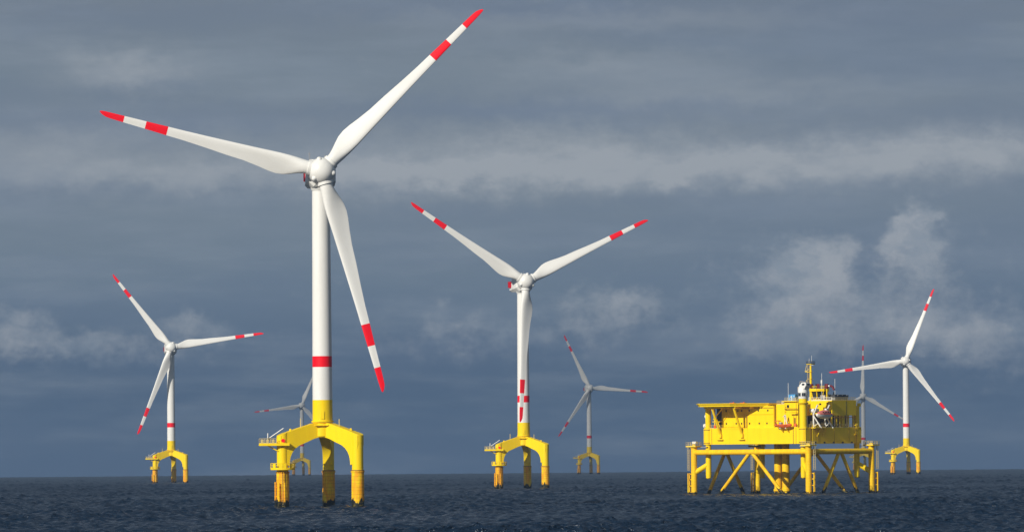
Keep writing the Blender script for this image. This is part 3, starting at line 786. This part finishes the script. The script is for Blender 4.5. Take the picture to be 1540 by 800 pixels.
# ------------------------------------------------------------------ sea: one curved sheet with real waves
def build_sea():
    r = [2.0]
    while r[-1] < 1150: r.append(r[-1] * 1.16)
    r[-1] = 1150.0
    while r[-1] < 9000: r.append(r[-1] + .5 * (r[-1] / 1250) ** 1.5)
    while r[-1] < 22000: r.append(r[-1] * 1.006)
    r = np.array(r)
    fine = np.linspace(-4.4, 4.4, 760)
    coarse = np.linspace(4.4, 360 - 4.4, 60)[1:-1]
    a = np.radians(np.concatenate([fine, coarse]))
    na, nr = len(a), len(r)
    X = (r[:, None] * np.sin(a)[None, :]); Y = (r[:, None] * np.cos(a)[None, :])
    dx = r[:, None] * math.radians(8.8 / 760)
    Z = np.zeros_like(X); DX = np.zeros_like(X); DY = np.zeros_like(X)
    rng = np.random.RandomState(5)
    wind = math.radians(108)
    N = 72
    for i in range(N):
        lam = 1.5 * (12.5 / 1.5) ** rng.rand()
        th = wind + rng.normal(0, .62)
        k = 2 * PI / lam
        amp = .0195 * lam ** .62
        ph = rng.rand() * 2 * PI
        kx, ky = k * math.cos(th), k * math.sin(th)
        w = np.clip(lam / (2.2 * dx * abs(math.cos(th)) + .3) - 1, 0, 1)     # drop what the mesh is too coarse to carry
        P = kx * X + ky * Y + ph
        c = np.cos(P) * (amp * w)
        s = np.sin(P) * (amp * w * .9)
        Z += c; DX -= s * math.cos(th); DY -= s * math.sin(th)
    # gust patches
    g = 1 + .12 * np.sin(X * .011 + Y * .006 + 1) + .10 * np.sin(X * -.017 + Y * .009 + 2.2) + .12 * np.sin(X * .031 + Y * -.004)
    m = np.ones(na); m[len(fine):] = 0; m[0] = m[len(fine) - 1] = .3
    fade = m[None, :] * np.clip((r[:, None] - 1000) / 150, 0, 1) * g
    Z *= fade; DX *= fade; DY *= fade
    Z = np.clip(Z, -2.5, 2.5)
    V = np.stack([X + DX, Y + DY, Z - (X * X + Y * Y) / (2 * RE)], -1).reshape(-1, 3).astype(np.float32)
    V = np.vstack([V, [[0, 0, 0]]]).astype(np.float32)
    i = np.arange(nr - 1)[:, None] * na; j = np.arange(na)[None, :]; j2 = (j + 1) % na
    Q = np.stack([i + j, i + na + j, i + na + j2, i + j2], -1).reshape(-1, 4)
    T = np.stack([np.full(na, nr * na), np.arange(na), (np.arange(na) + 1) % na], -1)
    me = bpy.data.meshes.new('sea')
    me.vertices.add(len(V)); me.vertices.foreach_set('co', V.ravel())
    nl = Q.size + T.size
    me.loops.add(nl); me.loops.foreach_set('vertex_index', np.concatenate([Q.ravel(), T.ravel()]).astype(np.int32))
    me.polygons.add(len(Q) + len(T))
    me.polygons.foreach_set('loop_start', np.concatenate([np.arange(len(Q)) * 4, Q.size + np.arange(len(T)) * 3]).astype(np.int32))
    me.polygons.foreach_set('use_smooth', np.ones(len(Q) + len(T), bool))
    me.update(calc_edges=True)
    o = bpy.data.objects.new('sea', me); C.objects.link(o)
    m, nt, p = new_mat('sea_water')
    n, L = nt.nodes, nt.links
    p.inputs['Base Color'].default_value = (.005, .016, .036, 1)
    p.inputs['IOR'].default_value = 1.333
    tc = n.new('ShaderNodeTexCoord')
    ln = n.new('ShaderNodeVectorMath'); ln.operation = 'LENGTH'; L.new(tc.outputs['Object'], ln.inputs[0])
    mr = n.new('ShaderNodeMapRange'); mr.inputs[1].default_value = 1300; mr.inputs[2].default_value = 4200; mr.inputs[3].default_value = .16; mr.inputs[4].default_value = .36
    L.new(ln.outputs['Value'], mr.inputs[0]); L.new(mr.outputs[0], p.inputs['Roughness'])   # waves too small for the mesh out there become roughness
    hs = []
    for sc, st in (((.9, .55, .9), .55), ((.22, .10, .22), .9)):
        mp = n.new('ShaderNodeMapping'); mp.inputs['Scale'].default_value = sc; mp.inputs['Rotation'].default_value = (0, 0, .4)
        L.new(tc.outputs['Object'], mp.inputs['Vector'])
        q = n.new('ShaderNodeTexNoise'); q.inputs['Scale'].default_value = 1; q.inputs['Detail'].default_value = 5; q.inputs['Roughness'].default_value = .6
        L.new(mp.outputs[0], q.inputs['Vector'])
        mm = n.new('ShaderNodeMath'); mm.operation = 'MULTIPLY'; mm.inputs[1].default_value = st; L.new(q.outputs['Fac'], mm.inputs[0])
        hs.append(mm.outputs[0])
    ad = n.new('ShaderNodeMath'); L.new(hs[0], ad.inputs[0]); L.new(hs[1], ad.inputs[1])
    b = n.new('ShaderNodeBump'); b.inputs['Strength'].default_value = 1.0; b.inputs['Distance'].default_value = .9
    L.new(ad.outputs[0], b.inputs['Height']); L.new(b.outputs[0], p.inputs['Normal'])
    me.materials.append(m)
    tag(o, kind='structure')
    return o
build_sea()

# ------------------------------------------------------------------ haze
def build_haze():
    lo, hi = drop(22000 * 1.0) - 3.5, 156.0
    s = 22600.0
    me = bpy.data.meshes.new('haze')
    vs = [(a * s, b * s, z) for z in (lo, hi) for a, b in ((-1, -1), (1, -1), (1, 1), (-1, 1))]
    me.from_pydata(vs, [], [(3, 2, 1, 0), (4, 5, 6, 7), (0, 1, 5, 4), (1, 2, 6, 5), (2, 3, 7, 6), (3, 0, 4, 7)])
    o = bpy.data.objects.new('haze', me); C.objects.link(o)
    m = bpy.data.materials.new('haze_air'); m.use_nodes = True
    nt = m.node_tree
    for q in list(nt.nodes):
        if q.type != 'OUTPUT_MATERIAL': nt.nodes.remove(q)
    out = [q for q in nt.nodes if q.type == 'OUTPUT_MATERIAL'][0]
    v = nt.nodes.new('ShaderNodeVolumePrincipled')
    v.inputs['Color'].default_value = (*HAZE_COL, 1)
    v.inputs['Density'].default_value = HAZE_D
    v.inputs['Anisotropy'].default_value = .5
    nt.links.new(v.outputs[0], out.inputs['Volume'])
    me.materials.append(m)
    tag(o, kind='stuff')
HAZE_COL = (.50, .70, .93)
HAZE_D = 3.8e-5
build_haze()

# ------------------------------------------------------------------ unseen cloud added out of frame to shade the farthest turbines
def build_shade_cloud():
    rng = random.Random(11)
    bm = bmesh.new()
    bmesh.ops.create_icosphere(bm, subdivisions=6, radius=1)
    for v in bm.verts:
        d = v.co.copy()
        q = noise.fractal(d * 2.2 + Vector((3, 1, 7)), 1.0, 2.0, 5)
        q2 = 1 - abs(noise.noise(d * 5.5))
        k = 1 + .22 * q + .10 * q2
        v.co = Vector((d.x * 1250 * k, d.y * 1750 * k, (d.z * 330 if d.z > 0 else d.z * 90) * (k + .5 * max(0, d.z) * q2)))
    me = bpy.data.meshes.new('offscreen_cloud'); bm.to_mesh(me); bm.free()
    me.polygons.foreach_set('use_smooth', [True] * len(me.polygons))
    o = bpy.data.objects.new('offscreen_cloud', me); C.objects.link(o)
    h = 1500.0; k = h / math.tan(RAD(SUN_EL))
    o.location = (150 - k * math.sin(RAD(SUN_AZ)), 9450 - k * math.cos(RAD(SUN_AZ)), h)
    m, nt, p = new_mat('shade_cloud_surface')
    p.inputs['Base Color'].default_value = (.8, .8, .82, 1); p.inputs['Roughness'].default_value = 1; p.inputs['Specular IOR Level'].default_value = 0
    p.inputs['Alpha'].default_value = .42
    me.materials.append(m)
    tag(o, kind='structure')
build_shade_cloud()

# ------------------------------------------------------------------ world: daylight sky with layered cloud
def build_world():
    w = bpy.data.worlds.new('World'); bpy.context.scene.world = w
    w.use_nodes = True
    nt = w.node_tree; n, L = nt.nodes, nt.links
    for q in list(n): n.remove(q)
    def put(sock, v):
        if isinstance(v, (int, float)): sock.default_value = v
        elif isinstance(v, tuple): sock.default_value = v if len(v) != 3 or sock.type == 'VECTOR' else (*v, 1)
        else: L.new(v, sock)
    def mth(op, a, b=0.0, c=0.0, clamp=False):
        q = n.new('ShaderNodeMath'); q.operation = op; q.use_clamp = clamp
        put(q.inputs[0], a); put(q.inputs[1], b); put(q.inputs[2], c); return q.outputs[0]
    def vec(op, a, b=(0, 0, 0), c=(0, 0, 0)):
        q = n.new('ShaderNodeVectorMath'); q.operation = op
        put(q.inputs[0], a); put(q.inputs[1], b)
        if op == 'MULTIPLY_ADD': put(q.inputs[2], c)
        return q.outputs['Value'] if op == 'DOT_PRODUCT' else q.outputs[0]
    def mix(f, a, b):
        q = n.new('ShaderNodeMix'); q.data_type = 'RGBA'; put(q.inputs[0], f); put(q.inputs[6], a); put(q.inputs[7], b); return q.outputs[2]
    def sstep(v, a, b):
        q = n.new('ShaderNodeMapRange'); q.interpolation_type = 'SMOOTHSTEP'
        put(q.inputs[0], v); q.inputs[1].default_value = a; q.inputs[2].default_value = b; return q.outputs[0]
    def noise(v, sc, detail=6, rough=.55, off=0.0, col=False):
        p = vec('MULTIPLY_ADD', v, sc, (off, off * 1.7, off * .3))
        q = n.new('ShaderNodeTexNoise'); q.inputs['Scale'].default_value = 1; q.inputs['Detail'].default_value = detail; q.inputs['Roughness'].default_value = rough
        L.new(p, q.inputs['Vector']); return q.outputs['Color'] if col else q.outputs['Fac']
    tc = n.new('ShaderNodeTexCoord')
    nrm = vec('NORMALIZE', tc.outputs['Generated'])
    sp = n.new('ShaderNodeSeparateXYZ'); L.new(nrm, sp.inputs[0])
    az = mth('MULTIPLY', mth('ARCTAN2', sp.outputs[0], sp.outputs[1]), 180 / PI)
    el = mth('MULTIPLY', mth('ARCSINE', sp.outputs[2]), 180 / PI)
    cb = n.new('ShaderNodeCombineXYZ'); L.new(az, cb.inputs[0]); L.new(el, cb.inputs[1])
    P0 = cb.outputs[0]
    # wispy edges: push the lookup about with a fine noise
    wv = noise(P0, (3.4, 5.0, 1), 8, .66, 3.1, True)
    P = vec('ADD', P0, vec('MULTIPLY', vec('SUBTRACT', wv, (.5, .5, .5)), (.52, .38, 0)))
    K = 57.2958 / F
    def patch(x, y, sx, sy):
        a0 = (x - 770) * K; e0 = (689.4 - ROLL * (x - 770) - y) * K
        q = vec('MULTIPLY', vec('SUBTRACT', P, (a0, e0, 0)), (1 / (sx * K), 1 / (sy * K), 0))
        return mth('EXPONENT', mth('MULTIPLY', vec('DOT_PRODUCT', q, q), -.5))
    def total(lst):
        acc = None
        for x, y, sx, sy, wt in lst:
            acc = mth('MULTIPLY', patch(x, y, sx, sy), wt) if acc is None else mth('MULTIPLY_ADD', patch(x, y, sx, sy), wt, acc)
        return acc
    streaks = total([(900, 262, 240, 17, .9), (1230, 243, 260, 22, .85), (1480, 222, 120, 24, .7), (860, 222, 150, 18, .55), (690, 258, 110, 24, .5), (190, 108, 70, 20, .8), (80, 235, 170, 32, .6),
                     (330, 262, 190, 16, .6), (1090, 135, 200, 22, .35), (900, 95, 160, 16, .3), (1000, 30, 260, 14, .25), (560, 250, 90, 40, .25)])
    puffs = total([(1232, 392, 42, 26, 1.0), (1195, 430, 55, 45, .55), (1374, 340, 32, 24, 1.05), (1362, 385, 40, 26, .75), (932, 458, 56, 20, .75), (1290, 470, 110, 50, .38), (28, 498, 44, 28, .72), (100, 520, 60, 18, .4),
                   (285, 487, 40, 14, .62), (215, 522, 110, 20, .45), (1490, 520, 80, 30, .6), (1390, 500, 50, 20, .4), (680, 500, 100, 36, .4), (1165, 520, 60, 30, .5), (1392, 325, 24, 18, .5), (1303, 395, 22, 30, -.6), (1303, 325, 32, 24, -.4), (1300, 440, 150, 60, .30), (850, 500, 110, 24, .35)])
    darks = total([(960, 165, 260, 17, .8), (1260, 110, 200, 14, .4), (760, 10, 240, 16, .8), (1350, 30, 160, 14, .5), (200, 30, 200, 18, .5), (330, 180, 200, 18, .6), (640, 165, 120, 14, .4), (1292, 400, 26, 20, .6), (1480, 275, 120, 14, .4), (700, 330, 300, 20, .25), (420, 455, 150, 18, .4)])
    # smooth base from horizon up
    rp = n.new('ShaderNodeValToRGB'); put(rp.inputs[0], mth('DIVIDE', el, 4.0, clamp=True))
    cr = rp.color_ramp
    cols = [(0, (80, 101, 130)), (.10, (77, 99, 127)), (.20, (89, 109, 134)), (.32, (109, 126, 144)), (.45, (120, 134, 148)), (.58, (124, 136, 149)), (.70, (117, 131, 145)), (.82, (117, 129, 143)), (1, (111, 124, 139))]
    while len(cr.elements) < len(cols): cr.elements.new(.5)
    for e, (p_, c_) in zip(cr.elements, cols): e.position = p_; e.color = (*lin(*c_), 1)
    base = rp.outputs[0]
    ns = noise(P0, (.55, 3.4, 1), 7, .6, 11.0)
    nf = noise(P0, (2.4, 6.5, 1), 7, .62, 23.0)
    nb = noise(P0, (.25, 1.1, 1), 5, .55, 5.0)
    c = mix(mth('MULTIPLY', sstep(ns, .40, .70), .46), base, lin(138, 150, 164))
    c = mix(mth('MULTIPLY', sstep(nb, .58, .36), .35), c, lin(98, 116, 142))
    dk = mth('MULTIPLY', darks, mth('MULTIPLY_ADD', ns, .8, .2), clamp=True)
    c = mix(mth('MULTIPLY', dk, .72), c, lin(98, 116, 143))
    sk = mth('MULTIPLY', streaks, mth('MULTIPLY_ADD', nf, 1.3, .2), clamp=True)
    c = mix(mth('MULTIPLY', sk, .95), c, lin(159, 166, 174))
    nd = noise(P0, (5.2, 6.4, 1), 9, .66, 41.0)
    pf = sstep(mth('MULTIPLY_ADD', mth('SUBTRACT', nd, .5), 1.5, puffs), .10, 1.30)
    pc = mix(sstep(noise(P, (2.6, 2.9, 1), 7, .58, 61.0), .34, .62), lin(138, 150, 164), lin(163, 169, 177))
    c = mix(mth('MULTIPLY', pf, .95), c, pc)
    front = vec('SCALE', c, (0, 0, 0)); front.node.inputs['Scale'].default_value = 10.0
    # the rest of the dome: broken cloud over a Nishita sky
    sky = n.new('ShaderNodeTexSky'); sky.sky_type = 'NISHITA'; sky.sun_disc = False
    sky.sun_elevation = RAD(SUN_EL); sky.sun_rotation = RAD(180 + SUN_AZ)
    sky.air_density = 1; sky.dust_density = 1; sky.ozone_density = 1
    big = noise(nrm, (2.2, 2.2, 5.0), 6, .6, 1.3)
    offscreen_cloud = mix(sstep(big, .35, .7), (1.15, 1.55, 2.15), (2.4, 2.75, 3.25))
    dome = mix(sstep(big, .30, .46), sky.outputs[0], offscreen_cloud)
    far = sstep(el, 14.0, 42.0)
    side = sstep(mth('ABSOLUTE', az), 40.0, 90.0)
    out = mix(mth('MAXIMUM', far, mth('MULTIPLY', side, sstep(el, .6, 4.0))), front, dome)
    bg = n.new('ShaderNodeBackground'); put(bg.inputs[0], out); bg.inputs[1].default_value = .10
    ow = n.new('ShaderNodeOutputWorld'); L.new(bg.outputs[0], ow.inputs[0])
    w.cycles.sampling_method = 'MANUAL'; w.cycles.sample_map_resolution = 1024
build_world()

sl = bpy.data.lights.new('sun', 'SUN'); sl.energy = 4.7; sl.angle = RAD(.53); sl.color = (1.0, .95, .86)
so = bpy.data.objects.new('sun', sl); C.objects.link(so)
sd = Vector((-math.sin(RAD(SUN_AZ)) * math.cos(RAD(SUN_EL)), -math.cos(RAD(SUN_AZ)) * math.cos(RAD(SUN_EL)), math.sin(RAD(SUN_EL))))
so.rotation_euler = (-sd).to_track_quat('-Z', 'Y').to_euler(); so.location = sd * 300

# ------------------------------------------------------------------ camera
cam = bpy.data.cameras.new('camera'); co = bpy.data.objects.new('camera', cam); C.objects.link(co)
cam.sensor_width = 36; cam.lens = 36 * F / 1540
cam.clip_start = 1; cam.clip_end = 90000
co.matrix_world = Matrix.Translation((0, 0, CAM_H)) @ Matrix.Rotation(PI / 2 + PITCH, 4, 'X') @ Matrix.Rotation(-ROLL, 4, 'Z')
S = bpy.context.scene
S.camera = co
S.render.engine = 'CYCLES'
S.view_settings.view_transform = 'Standard'; S.view_settings.look = 'None'
S.view_settings.exposure = 0; S.view_settings.gamma = 1; S.view_settings.use_curve_mapping = False
cy = S.cycles
cy.use_denoising = True
cy.max_bounces = 6; cy.diffuse_bounces = 3; cy.glossy_bounces = 3; cy.volume_bounces = 1; cy.transparent_max_bounces = 8
cy.sample_clamp_indirect = 6
